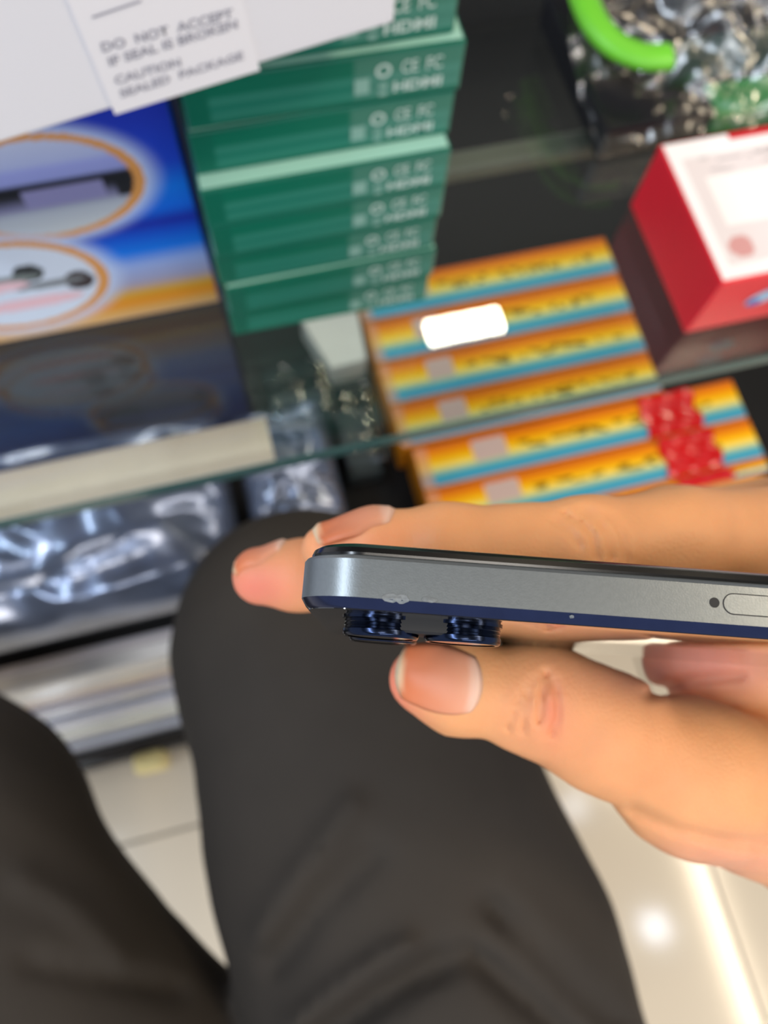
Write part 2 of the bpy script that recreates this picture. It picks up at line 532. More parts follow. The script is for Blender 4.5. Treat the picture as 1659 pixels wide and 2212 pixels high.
def pillow(name, x0, x1, y0, y1, zc, thick, amp, s, seed, m, label, cat, group, nx=110, ny=60, tilt=0.0):
    U, V = np.meshgrid(np.linspace(-1, 1, nx), np.linspace(-1, 1, ny))
    prof = (1 - np.abs(U) ** 4) ** 0.5 * (1 - np.abs(V) ** 4) ** 0.5
    X = (x0 + x1) / 2 + U * (x1 - x0) / 2; Yv = (y0 + y1) / 2 + V * (y1 - y0) / 2
    P2 = np.stack([X.ravel(), Yv.ravel(), np.zeros(X.size)], -1)
    cr = crinkle(P2, s, seed).reshape(X.shape)
    top = zc + thick * 0.5 * prof + amp * cr * (0.35 + 0.65 * prof) + tilt * V
    bot = np.minimum(zc - thick * 0.5 * prof, top - 0.0006)
    vt = np.stack([X, Yv, top], -1).reshape(-1, 3); vb = np.stack([X, Yv, bot], -1).reshape(-1, 3)
    idx = np.arange(nx * ny).reshape(ny, nx)
    q = np.stack([idx[:-1, :-1], idx[:-1, 1:], idx[1:, 1:], idx[1:, :-1]], -1).reshape(-1, 4)
    me = fast_mesh(name, np.vstack([vt, vb]), np.vstack([q, q[:, ::-1] + nx * ny]))
    o = link(name, me, m)
    return tag(o, label, cat, group)


M_foil_blue = mat('blue_silver_foil', srgb(118, 128, 152), 0.27, metal=0.6, var=0.3, scale=30, coat=0.6)
M_foil = mat('pale_silver_film', srgb(178, 178, 186), 0.25, metal=0.6, var=0.2, scale=25)
G = 'crinkled bags in the open counter front'
pillow('foil_bag', -0.40, -0.04, 0.148, 0.30, ZC - 0.597, 0.085, 0.0065, 36, 3, M_foil_blue, 'large crinkled blue-silver foil bag just below the counter edge', 'bag', G)
pillow('foil_bag', -0.03, 0.048, 0.160, 0.30, ZC - 0.607, 0.07, 0.005, 44, 9, M_foil_blue, 'small crinkled foil bag behind the right knee', 'bag', G, nx=60)

# flat film-wrapped cartons piled on the case floor
cart = [(0.050, srgb(170, 172, 180), 'lowest light grey carton of the pile in the open counter front'),
        (0.046, srgb(136, 138, 146), 'dark grey carton second from the bottom of the pile'),
        (0.058, srgb(232, 218, 200), 'cream carton in the lower half of the pile'),
        (0.052, srgb(206, 206, 212), 'off-white carton above the cream one in the pile'),
        (0.050, srgb(140, 146, 162), 'blue-grey carton high in the pile'),
        (0.046, srgb(184, 184, 198), 'pale lilac-grey carton under the tan one in the pile'),
        (0.044, srgb(206, 186, 168), 'tan carton two below the topmost white pack'),
        (0.040, srgb(120, 130, 150), 'slate-blue pack second from the shelf on the pile'),
        (0.070, srgb(224, 222, 226), 'topmost white pack of the pile, touching the shelf')]
z = ZS2
for i, (hh, c, lab) in enumerate(cart):
    yf = front_y(z) + 0.004 + [0.0, 0.004, 0.001, 0.003, 0.007, 0.002, 0.004, 0.003, -0.009][i]
    me = box_mesh('carton', 0.62, 0.25, hh - 0.0008, bevel=0.010, seg=4, centre=(-0.36, yf + 0.125, z + hh / 2))
    o = link('flat_carton', me, mat('film_wrapped_card_%d' % i, tuple(min(0.9, v * 1.35) for v in c), 0.24, var=0.15, scale=14, bump=0.7, bscale=45, coat=0.5))
    bevel_smooth(o)
    tag(o, lab, 'box', 'flat cartons piled on the case floor')
    z += hh

# ------------------------------------------------------------------ blue box on the counter
YB = 0.2472
BW0, BW1, BH = -0.300, -0.0088, 0.158
blue = empty('cable_box', ((BW0 + BW1) / 2, YB + 0.04, ZG)); tag(blue, 'blue and gold printed box with oval pictures standing on the counter glass', 'box')
link('carton', box_mesh('carton', BW1 - BW0, 0.08, BH, bevel=0.001, seg=1, centre=((BW0 + BW1) / 2, YB + 0.0405, ZG + BH / 2)), mat('blue_card', srgb(30, 70, 170), 0.4), blue)


def q2(px, py):                               # pixel on the blue face -> (x, z above glass)
    p = on_plane(px, py, (0, YB, 0), (0, 1, 0)); return p[0], p[2] - ZG


def blue_print(u, v):
    x = BW0 + u * (BW1 - BW0); zz = v * BH
    c = ramp(zz, [(0.0, S(205, 170, 130)), (0.006, S(214, 165, 90)), (0.013, S(222, 140, 20)), (0.020, S(205, 160, 60)), (0.028, S(160, 160, 190)),
                  (0.040, S(150, 175, 232)), (0.050, S(0, 120, 235)), (0.061, S(0, 80, 205)), (0.068, S(10, 35, 165)),
                  (0.076, S(0, 105, 230)), (0.088, S(0, 120, 236)), (0.102, S(25, 70, 205)), (0.125, S(30, 55, 180)), (0.158, S(24, 40, 150))])
    # the lower band of gold fades towards the left
    def ellipse(cpx, epx, tpx, ring, fill):
        (cx_, cz_), (ex, ez), (tx, tz) = q2(*cpx), q2(*epx), q2(*tpx)
        a = abs(ex - cx_); b = abs(tz - cz_)
        r = np.sqrt(((x - cx_) / a) ** 2 + ((zz - cz_) / b) ** 2)
        g = np.clip((1.32 - r) / 0.27, 0, 1)[:, None] ** 1.5                 # printed pale halo
        c[:] = c * (1 - g) + S(190, 208, 240) * g
        k = r < 1.05; c[k] = S(212, 150, 84)
        k = r < 0.93
        c[k] = fill((x[k] - cx_) / a, (zz[k] - cz_) / b)

    def fill1(a, b):
        o = ramp(b, [(-1, S(196, 205, 210)), (-0.45, S(170, 180, 195)), (-0.3, S(120, 122, 160)), (-0.12, S(60, 62, 80)), (-0.05, S(24, 28, 36)), (0.13, S(28, 30, 40)),
                     (0.18, S(140, 150, 210)), (0.42, S(150, 160, 222)), (0.5, S(168, 180, 222)), (1, S(190, 200, 226))])
        k = (b < 0.02) & (b > -0.32) & (np.abs(a - 0.2) < 0.42); o[k] = S(132, 132, 178)
        k = (b < 0.08) & (b > -0.35) & (a > 0.72); o[k] = S(26, 30, 38)
        return o

    def fill2(a, b):
        o = np.tile(S(206, 218, 236), (len(a), 1))
        for (p, q, w, hh, cc) in ((0.25, 0.28, 0.16, 0.2, S(48, 52, 56)), (0.05, 0.2, 0.3, 0.08, S(120, 130, 130)), (0.72, -0.08, 0.16, 0.22, S(56, 46, 50)), (0.4, -0.04, 0.4, 0.08, S(120, 126, 132)),
                                  (-0.2, 0.06, 0.4, 0.12, S(226, 190, 200)), (0.1, -0.42, 0.6, 0.14, S(226, 188, 198))):
            k = ((a - p) / w) ** 2 + ((b - q) / hh) ** 2 < 1; o[k] = cc
        return o
    ellipse((95, 410), (307, 380), (110, 283), None, fill1)
    ellipse((30, 625), (232, 600), (40, 520), None, fill2)
    return c


printed_panel('printed_face', (BW0 + 0.0012, YB, ZG + 0.0012), (BW1 - BW0 - 0.0024, 0, 0), (0, 0, BH - 0.0024), 330, 190, blue_print, M_print, blue)

# ------------------------------------------------------------------ green boxes
YG = 0.2252
GW, GH, GD = 0.1035, 0.0214, 0.075
offs = [(0.0, 0.0, -0.6), (0.0008, -0.001, 0.4), (-0.0006, 0.0008, -0.2), (0.0004, 0.0002, 0.6), (0.0002, -0.0006, 0.2),
        (0.0012, 0.0070, 0.0), (0.0030, 0.0076, -0.7), (-0.0016, 0.0106, 0.5)]
gl = ['lowest green cable box of the stack, standing on the glass', 'second green cable box from the bottom of the stack', 'third green cable box from the bottom of the stack',
      'fourth green cable box from the bottom of the stack', 'fifth green cable box, its pale top edge showing', 'sixth green cable box from the bottom of the stack',
      'seventh green cable box, second from the top', 'topmost green cable box, under the white box']


def green_print(seed):
    def fn(u, v):                             # v up
        c = np.tile(S(6, 104, 82), (len(u), 1))
        k = v < 0.62; c[k] = S(42, 122, 104)
        k = (v > 0.3) & (v < 0.42); c[k] = S(22, 112, 94)
        k = u < 0.07; c[k] = S(6, 98, 78)
        k = (u > 0.60); c[k] = c[k] * 0.75 + S(120, 160, 148) * 0.25
        k = v < 0.1; c[k] = S(16, 104, 84)
        return c
    return fn


zb = ZG
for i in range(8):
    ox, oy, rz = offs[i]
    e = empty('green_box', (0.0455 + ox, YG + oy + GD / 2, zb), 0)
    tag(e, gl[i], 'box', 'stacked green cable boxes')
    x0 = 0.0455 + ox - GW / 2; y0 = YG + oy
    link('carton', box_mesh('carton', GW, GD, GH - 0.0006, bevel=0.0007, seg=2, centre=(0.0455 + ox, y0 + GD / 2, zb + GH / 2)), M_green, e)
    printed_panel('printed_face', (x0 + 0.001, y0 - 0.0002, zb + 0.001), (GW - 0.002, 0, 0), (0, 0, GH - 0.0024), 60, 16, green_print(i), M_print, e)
    link('top_face', mesh('top_face', [(x0 + 0.001, y0 + 0.001, zb + GH + 0.0001), (x0 + GW - 0.001, y0 + 0.001, zb + GH + 0.0001), (x0 + GW - 0.001, y0 + GD - 0.001, zb + GH + 0.0001), (x0 + 0.001, y0 + GD - 0.001, zb + GH + 0.0001)], [(0, 1, 2, 3)]),
         mat('film_sheen_green', srgb(158, 206, 190), 0.3), e)  # shrink-film reflection painted into the colour of the box top
    yt = y0 - 0.0005
    up = (0, 0, 1)
    for body, xa, xb, z0, hh, bo in (('CE', 0.770, 0.830, 0.56, 0.0052, 0.01), ('FC', 0.862, 0.920, 0.56, 0.0052, 0.01), ('HDMI', 0.745, 0.925, 0.20, 0.0042, 0.03)):
        text_on('printed_letters', body, (x0 + GW * xa, yt, zb + GH * z0), (x0 + GW * xb, yt, zb + GH * z0), up, hh, M_white_ink, e, bo)
    # recycling roundel and the pale block of small print beside it
    ring = []
    cx_, cz_ = x0 + GW * 0.705, zb + GH * 0.66
    for k in range(20):
        a = 2 * math.pi * k / 20
        for r in (0.0030, 0.0019):
            ring.append((cx_ + r * math.cos(a), yt, cz_ + r * math.sin(a)))
    link('printed_roundel', mesh('printed_roundel', ring, [(2 * k, 2 * k + 1, (2 * k + 3) % 40, (2 * k + 2) % 40) for k in range(20)]), M_white_ink, e)
    for (xa, xb, za, zc_) in ((0.60, 0.655, 0.24, 0.56), (0.690, 0.722, 0.14, 0.24), (0.690, 0.722, 0.30, 0.40)):
        link('printed_block', mesh('printed_block', [(x0 + GW * xa, yt, zb + GH * za), (x0 + GW * xb, yt, zb + GH * za), (x0 + GW * xb, yt, zb + GH * zc_), (x0 + GW * xa, yt, zb + GH * zc_)], [(0, 1, 2, 3)]),
             mat('pale_green_ink', srgb(128, 172, 160), 0.45), e)
    Mx = Matrix.Rotation(math.radians(rz), 4, 'Z')
    e.rotation_euler = (0, 0, math.radians(rz))
    zb += GH
Z_STACK = zb

# ------------------------------------------------------------------ white box on top of the stack
zw = Z_STACK + 0.0006
hw = ZC - zw
w0, w1 = at_h(0, 310, hw), at_h(852, 50, hw)
ud = (w1 - w0); ud[2] = 0; ud /= np.linalg.norm(ud)
nd = np.array([ud[1], -ud[0], 0])             # towards the viewer
WW, WD, WH = 0.235, 0.060, 0.115
wb = empty('phone_box', tuple(w1 - ud * WW / 2 - nd * WD / 2), math.atan2(ud[1], ud[0]))
tag(wb, 'sealed white box standing on the green stack and the blue box', 'box')
me = box_mesh('carton', WW, WD, WH, bevel=0.0014, seg=3, centre=(0, 0, WH / 2)); me.materials.append(M_white)
link('carton', me, None, wb, world_space=False)


def wp_(px, py, lift=0.0):
    return on_plane(px, py, w0 + nd * lift, nd)


# paper seal sticker with lettering
c4 = [wp_(248, 246, 0.0006), wp_(562, 157, 0.0006), wp_(505, -70, 0.0006), wp_(128, -40, 0.0006)]
c4[0][2] = c4[1][2] = zw - 0.0016
back = [p - nd * 0.0006 for p in c4]
o = link('seal_sticker', mesh('seal_sticker', c4 + back, [(0, 1, 2, 3), (7, 6, 5, 4), (0, 4, 5, 1), (1, 5, 6, 2), (2, 6, 7, 3), (3, 7, 4, 0)]), M_sticker, wb)
tag(o, 'white paper seal sticker with grey lettering')
upv = np.array([0, 0, 1.0])
for body, s, t, hh in (('DO  NOT  ACCEPT', (223, 113), (505, 38), 0.0028), ('IF SEAL IS BROKEN', (238, 143), (514, 60), 0.0027),
                       ('CAUTION', (251, 183), (392, 142), 0.0027), ('SEALED  PACKAGE', (262, 211), (527, 127), 0.0026)):
    text_on('printed_letters', body, wp_(*s, 0.0009), wp_(*t, 0.0009), upv, hh, M_grey_ink, wb, 0.022)
a, b = wp_(200, 40, 0.0009), wp_(306, 4, 0.0009)
dd = (b - a)
link('printed_rule', mesh('printed_rule', [a, a + dd, a + dd + upv * 0.0006, a + upv * 0.0006], [(0, 1, 2, 3)]), M_grey_ink, wb)

# ------------------------------------------------------------------ red box
RX0, RY0, RH = 0.2275, 0.1738, 0.045
red = empty('red_box', (RX0 + 0.05, RY0 + 0.043, ZG)); tag(red, 'red box with a white printed top standing on the counter glass', 'box')
RW, RD = 0.105, 0.086
link('carton', box_mesh('carton', RW, RD, RH, bevel=0.0014, seg=2, centre=(RX0 + RW / 2, RY0 + RD / 2, ZG + RH / 2)), M_red, red)


def red_top(u, v):
    c = np.tile(S(240, 236, 234), (len(u), 1))
    k = (u > 0.06) & (v > 0.09) & (v < 0.88); c[k] = S(224, 212, 210)
    k = (u > 0.14) & (u < 0.7) & (v > 0.35) & (v < 0.72); c[k] = S(244, 236, 232)
    k = (u - 0.16) ** 2 + ((v - 0.2) * 0.82) ** 2 < 0.004; c[k] = S(206, 150, 146)
    k = (u > 0.35) & (v > 0.955); c[k] = S(200, 20, 34)
    rr = np.random.RandomState(4)
    for _ in range(26):                       # faint lines of unreadable small print
        a_, b_, w_ = rr.uniform(0.14, 0.9), rr.uniform(0.74, 0.86), rr.uniform(0.01, 0.05)
        kk = (np.abs(u - a_) < w_) & (np.abs(v - b_) < 0.01); c[kk] = S(176, 168, 168)
    return c


printed_panel('top_face', (RX0 + 0.0012, RY0 + 0.0014, ZG + RH + 0.0003), (RW - 0.0024, 0, 0), (0, RD - 0.0026, 0), 90, 76, red_top, M_print, red)
cxl, czl = RX0 + 0.0335, ZG + 0.024
ring = [(cxl + 0.0085 * math.cos(t) + 0.003 * math.sin(t), RY0 - 0.0004, czl + 0.0068 * math.sin(t)) for t in np.linspace(0, 2 * math.pi, 24, endpoint=False)]
link('logo_oval', mesh('logo_oval', ring, [tuple(range(24))]), mat('pale_blue_ink', srgb(160, 196, 224), 0.4), red)
ring = [(cxl - 0.004 + 0.004 * math.cos(t), RY0 - 0.0006, czl - 0.0035 + 0.0026 * math.sin(t)) for t in np.linspace(0, 2 * math.pi, 16, endpoint=False)]
link('logo_mark', mesh('logo_mark', ring, [tuple(range(16))]), mat('blue_ink', srgb(40, 90, 190), 0.4), red)

# ------------------------------------------------------------------ bagged cables beyond the red box
M_bag = clear_mat('clear_polybag', (0.93, 0.93, 0.95), 4.0, rough=0.22)


def tube_mesh(name, pts, r, n=10, flat=1.0):
    pts = [Vector(p) for p in pts]; V = []; Fc = []
    for i, p in enumerate(pts):
        t = (pts[min(i + 1, len(pts) - 1)] - pts[max(i - 1, 0)]).normalized()
        s = t.cross(Vector((0, 0, 1))).normalized(); u = s.cross(t)
        for k in range(n):
            a = 2 * math.pi * k / n
            V.append(p + s * r * math.cos(a) + u * r * flat * math.sin(a))
    for i in range(len(pts) - 1):
        for k in range(n):
            Fc.append((i * n + k, i * n + (k + 1) % n, (i + 1) * n + (k + 1) % n, (i + 1) * n + k))
    Fc.append(tuple(range(n - 1, -1, -1))); Fc.append(tuple((len(pts) - 1) * n + k for k in range(n)))
    return mesh(name, V, Fc, smooth=True)


hb = HG - 0.03
pk = at_h(1480, 190, HG)
bag = empty('bagged_cable', (pk[0], pk[1], ZG)); tag(bag, 'black package with a bright green loop in a clear crinkled bag beyond the red box', 'package')
gp = [at_h(x, y, HG - 0.045) for x, y in ((1225, -110), (1250, -40), (1268, 15), (1292, 60), (1330, 98), (1380, 120), (1415, 124), (1450, 122))]
# smooth the loop
gp2 = []
for i in range(len(gp) - 1):
    p0, p1, p2, p3 = gp[max(i - 1, 0)], gp[i], gp[i + 1], gp[min(i + 2, len(gp) - 1)]
    for t in np.linspace(0, 1, 6, endpoint=False):
        gp2.append(0.5 * ((2 * p1) + (-p0 + p2) * t + (2 * p0 - 5 * p1 + 4 * p2 - p3) * t * t + (-p0 + 3 * p1 - 3 * p2 + p3) * t ** 3))
o = link('green_loop', tube_mesh('green_loop', gp2, 0.0085, 12, 0.6), mat('lime_green_plastic', srgb(110, 200, 46), 0.4, var=0.06, scale=60), bag)
tag(o, 'bright green plastic loop')
b0 = at_h(1300, 318, HG - 0.012)
link('black_carton', box_mesh('black_carton', 0.135, 0.11, 0.022, bevel=0.003, centre=(b0[0] + 0.0675, b0[1] + 0.056, ZG + 0.011)), mat('black_gloss_card', srgb(28, 28, 32), 0.25, var=0.2, scale=30), bag)
g0 = at_h(1528, 272, HG - 0.012)
link('green_band', box_mesh('green_band', 0.075, 0.024, 0.014, bevel=0.002, centre=(g0[0] + 0.0375, b0[1] - 0.004 + 0.013, ZG + 0.0165)), mat('green_band_card', srgb(52, 140, 70), 0.4), bag)
link('dark_green_band', box_mesh('dark_green_band', 0.09, 0.03, 0.012, bevel=0.002, centre=(g0[0] + 0.025, b0[1] + 0.040, ZG + 0.0185)), mat('dark_green_card', srgb(8, 50, 38), 0.4), bag)


def film(name, quad, n, amp, s, seed, m, parent):
    """crumpled film stretched over a quad of points"""
    A, Bq, Cq, Dq = [np.asarray(q) for q in quad]
    U, V = np.meshgrid(np.linspace(0, 1, n), np.linspace(0, 1, n))
    U = U[..., None]; V = V[..., None]
    P = (A * (1 - U) + Bq * U) * (1 - V) + (Dq * (1 - U) + Cq * U) * V
    Q = P.reshape(-1, 3)
    rng = np.random.RandomState(seed)
    pk_ = Q[rng.choice(len(Q), 26)][:, :2]; hts = rng.uniform(-1, 1, 26)
    d = ((Q[:, None, :2] - pk_[None]) ** 2).sum(-1); near = np.argsort(d, 1)[:, :2]
    dd_ = np.sqrt(np.take_along_axis(d, near, 1))
    zoff = hts[near[:, 0]] * amp * 0.5 + (dd_[:, 1] - dd_[:, 0]) * 0.5 + amp * 0.6 * crinkle(Q, s, seed)
    Q = Q.copy(); Q[:, 2] += zoff
    idx = np.arange(n * n).reshape(n, n)
    q = np.stack([idx[:-1, :-1], idx[:-1, 1:], idx[1:, 1:], idx[1:, :-1]], -1).reshape(-1, 4)
    me = fast_mesh(name, Q, q)
    return link(name, me, m, parent)


fq = [at_h(x, y, HG - z_) for x, y, z_ in ((1285, 335, 0.004), (1850, 250, 0.034), (1850, -170, 0.065), (1170, -150, 0.050))]
fo = film('clear_film', fq, 48, 0.007, 60, 5, M_bag, bag)
tag(fo, 'crinkled clear bag')

# ------------------------------------------------------------------ the held phone
ZP = 0.100
THK, PW, PL = 0.0089, 0.072, 0.150
Lc = np.array([1.0, 0.0736, 0.0]); Lc /= np.linalg.norm(Lc)
ta = math.radians(12.0)
Wc = np.array([0.0, math.sin(ta), math.cos(ta)]); Wc = Wc - Lc * (Wc @ Lc); Wc /= np.linalg.norm(Wc)
Tc = np.cross(Lc, Wc)                          # towards the screen
if Tc[1] > 0: Tc = -Tc
# origin: near long side, top end of the phone, back face
o_near = cv(700, 1308, ZP)
P0 = o_near - Lc * ((700 - 637) / F_PX * ZP)
Lw, Ww, Tw = BASIS @ Lc, BASIS @ Wc, BASIS @ Tc
O = to_world(P0)


def ph(l, w, t):
    return O + Lw * l + Ww * w + Tw * t


def rrect(inset, R_=0.0085, n=12):
    pts = []
    r = max(R_ - inset, 0.0005)
    for (cl, cw, a0) in ((PL - R_, R_, -90), (PL - R_, PW - R_, 0), (R_, PW - R_, 90), (R_, R_, 180)):
        for k in range(n + 1):
            a = math.radians(a0 + 90 * k / n)
            pts.append((cl + r * math.cos(a), cw + r * math.sin(a)))
    return pts


def loft(name, prof, cap0=True, cap1=True):
    V, Fc = [], []
    rings = [rrect(i) for t, i in prof]; n = len(rings[0])
    for (t, i), r in zip(prof, rings):
        V += [ph(l, w, t) for l, w in r]
    for s in range(len(prof) - 1):
        for k in range(n):
            a, b = s * n + k, s * n + (k + 1) % n
            Fc.append((a, b, b + n, a + n))
    if cap0: Fc.append(tuple(range(n - 1, -1, -1)))
    if cap1: Fc.append(tuple((len(prof) - 1) * n + k for k in range(n)))
    me = mesh(name, V, Fc)
    bm = bmesh.new(); bm.from_mesh(me); bmesh.ops.recalc_face_normals(bm, faces=bm.faces[:]); bm.to_mesh(me); bm.free()
    return me


M_frame = mat('blue_grey_anodised', srgb(132, 137, 139), 0.36, metal=0.75, var=0.05, scale=1500, bump=0.03, bscale=4000)
M_cham = mat('polished_blue_chamfer', srgb(44, 52, 82), 0.2, metal=0.85, var=0.1, scale=300)
M_backg = mat('glossy_black_back', srgb(30, 30, 32), 0.04, spec=0.9, coat=1.0)
M_scr = mat('black_screen_glass', srgb(16, 16, 17), 0.2, spec=0.5)
M_lens = mat('navy_lens_ring', srgb(38, 46, 66), 0.2, metal=1.0, var=0.2, scale=500)
M_hole = mat('dark_gap', srgb(14, 14, 18), 0.6)

phone = empty('phone', tuple(ph(PL / 2, PW / 2, THK / 2)))
tag(phone, 'blue-grey flat-sided phone held edge-on between thumb and fingers', 'phone')
fr = loft('frame', [(0.0014, 0.0), (0.0022, 0.0), (0.0045, 0.0), (0.0064, 0.0), (0.0068, 0.0003), (0.0070, 0.0007)], True, True)
for p in fr.polygons: p.use_smooth = False
o = link('frame', fr, M_frame, phone); tag(o, 'matte blue-grey metal frame')
ch = loft('chamfer', [(0.0000, 0.0011), (0.0003, 0.0007), (0.0014, 0.0)], True, False)
link('chamfer', ch, M_cham, phone)
link('back_plate', loft('back_plate', [(-0.00015, 0.0014), (-0.0001, 0.0011), (0.0003, 0.0011)]), M_backg, phone)
sg = loft('screen_glass', [(0.0069, 0.0010), (0.0074, 0.0009), (0.0081, 0.0012), (0.0086, 0.0020), (0.0089, 0.0032), (0.0089, 0.0060)])
sg.shade_smooth()
o = link('screen_glass', sg, M_scr, phone)


for q in phone.children: bevel_smooth(q, 25)


def pill(l0, l1, tc_, half, lift, n=10):
    pts = []
    for (c, a0) in ((l1 - half, -90), (l0 + half, 90)):
        for k in range(n + 1):
            a = math.radians(a0 + 180 * k / n)
            pts.append(ph(c + half * math.cos(a), -lift, tc_ + half * math.sin(a)))
    return pts


px2l = lambda px: (px - 637) / F_PX * ZP / Lc[0]
# recessed outline, tray and eject hole on the near side
for nm, l0, l1, half, lift, m_ in (('tray_gap', px2l(1562), px2l(1562) + 0.0150, 0.00140, 0.00004, M_hole), ('sim_tray', px2l(1562) + 0.00014, px2l(1562) + 0.01486, 0.00126, 0.00008, M_frame)):
    pts = pill(l0, l1, 0.00405, half, lift); n_ = len(pts)
    bk = [p + Ww * 0.0004 for p in pts]
    link(nm, mesh(nm, pts + bk, [tuple(range(n_))] + [(k, k + n_, (k + 1) % n_ + n_, (k + 1) % n_) for k in range(n_)]), m_, phone)
hc = px2l(1544)
pts = [ph(hc + 0.00066 * math.cos(a), -0.00004, 0.00405 + 0.00066 * math.sin(a)) for a in np.linspace(0, 2 * math.pi, 24, endpoint=False)]
link('eject_hole', mesh('eject_hole', pts, [tuple(range(24))]), M_hole, phone)

# camera lenses on the back
M_lglass = mat('lens_cover_glass', srgb(30, 22, 26), 0.05, spec=0.9, coat=1.0)


def lens(l, w, rad, hgt):
    prof = [(0.0, rad * 1.03), (0.0005, rad * 1.03), (0.0006, rad * 0.97), (0.0010, rad * 0.985), (0.0011, rad * 0.965), (0.0015, rad * 0.985), (0.0016, rad * 0.965), (0.0019, rad * 0.98), (0.0020, rad * 1.0), (hgt - 0.0005, rad), (hgt - 0.0002, rad * 0.985), (hgt, rad * 0.95), (hgt, rad * 0.86)]
    V, Fc = [], []; n = 40
    for t, r in prof:
        for k in range(n):
            a = 2 * math.pi * k / n
            V.append(ph(l + r * math.cos(a), w + r * math.sin(a), -t))
    for s in range(len(prof) - 1):
        for k in range(n):
            Fc.append((s * n + k, (s + 1) * n + k, (s + 1) * n + (k + 1) % n, s * n + (k + 1) % n))
    me = mesh('camera_lens', V, Fc)
    bm = bmesh.new(); bm.from_mesh(me); bmesh.ops.recalc_face_normals(bm, faces=bm.faces[:]); bm.to_mesh(me); bm.free()
    o = link('camera_lens', me, M_lens, phone); bevel_smooth(o, 30); tag(o, 'raised navy metal camera ring')
    V = [ph(l + rad * 0.9 * math.cos(a), w + rad * 0.9 * math.sin(a), -hgt + 0.0001) for a in np.linspace(0, 2 * math.pi, 40, endpoint=False)]
    link('lens_glass', mesh('lens_glass', V, [tuple(range(40))]), M_lglass, o)


LR = 0.00545
# dark raised plate that carries the two near lenses
V, n_ = [], 0
for t_ in (0.0, -0.0019, -0.0022):
    k_ = 0.0046 if t_ > -0.002 else 0.0043
    for (c_, a0) in ((0.0229, -90), (0.0113, 90)):
        for k in range(13):
            a = math.radians(a0 + 180 * k / 12); V.append(ph(c_ + k_ * math.cos(a), 0.0120 + k_ * math.sin(a), t_))
n_ = 26
link('lens_plate', mesh('lens_plate', V, [(s_ * n_ + k, s_ * n_ + (k + 1) % n_, (s_ + 1) * n_ + (k + 1) % n_, (s_ + 1) * n_ + k) for s_ in (0, 1) for k in range(n_)] + [tuple(range(2 * n_, 3 * n_))]), M_hole, phone)
lens(0.0113, 0.0120, LR, 0.0030)
lens(0.0229, 0.0120, LR, 0.0030)
lens(0.0118, 0.0262, LR, 0.0030)
# worn chips along the lower edge
M_chip = mat('bare_metal_chip', srgb(112, 116, 118), 0.5, metal=0.5, var=0.2, scale=2000)
for (px, py, w_, h_, sd) in ((843, 1291, 26, 12, 1), (866, 1294, 20, 12, 2), (925, 1296, 22, 7, 3), (1235, 1332, 6, 4, 4)):
    rng = np.random.RandomState(sd)
    l_ = px2l(px); base_y = 1308 + (px - 700) * 0.0736
    t_ = (base_y - py) / F_PX * ZP
    pts = []
    for k in range(14):
        a = 2 * math.pi * k / 14; r = rng.uniform(0.7, 1.0)
        tt = t_ + h_ / F_PX * ZP * r * math.sin(a)
        ww = 0.0 if tt > 0.0014 else (0.0014 - tt) * 0.7
        pts.append(ph(l_ + w_ / F_PX * ZP * r * math.cos(a), ww - 0.00010, tt))
    cpt = sum(pts) / len(pts) - Ww * 0.00003
    link('worn_chip', mesh('worn_chip', pts + [cpt], [(k, (k + 1) % 14, 14) for k in range(14)]), M_chip, phone)

# ------------------------------------------------------------------ the person: hand, nails, trousers
person = empty('person', tuple(at_h(900, 2400, ZC - 0.001)))
tag(person, 'seated person in black trousers holding a phone in the right hand', 'person')


def J(px, py, Z, r):                           # joint: camera-frame position and radius (m)
    return (cv(px, py, Z), r)


UPC = np.array([0, -1.0, 0.0])
index = [J(705, 1188, 0.1505, 0.0050), J(810, 1183, 0.1500, 0.0066), J(960, 1178, 0.1500, 0.0074), J(1270, 1172, 0.1510, 0.0084), J(1470, 1160, 0.1555, 0.0092), J(1760, 1170, 0.1700, 0.0125)]
middle = [J(563, 1246, 0.1750, 0.0062), J(650, 1243, 0.1752, 0.0074), J(800, 1228, 0.1760, 0.0078), J(1080, 1190, 0.1790, 0.0088), J(1460, 1150, 0.1830, 0.0104), J(1780, 1160, 0.1960, 0.0130)]
ring_f = [J(820, 1262, 0.1930, 0.0066), J(1000, 1240, 0.1945, 0.0078), J(1200, 1210, 0.1965, 0.0086), J(1500, 1180, 0.2000, 0.0100), J(1780, 1190, 0.2130, 0.0125)]
little = [J(1000, 1290, 0.2080, 0.0058), J(1160, 1265, 0.2095, 0.0068), J(1330, 1240, 0.2110, 0.0076), J(1560, 1220, 0.2150, 0.0090), J(1780, 1230, 0.2270, 0.0115)]
thumb = [J(908, 1466, 0.1560, 0.0062), J(985, 1482, 0.1565, 0.0090), J(1165, 1510, 0.1580, 0.0098), J(1310, 1582, 0.1610, 0.0106), J(1490, 1675, 0.1680, 0.0155), J(1800, 1775, 0.1880, 0.0200)]
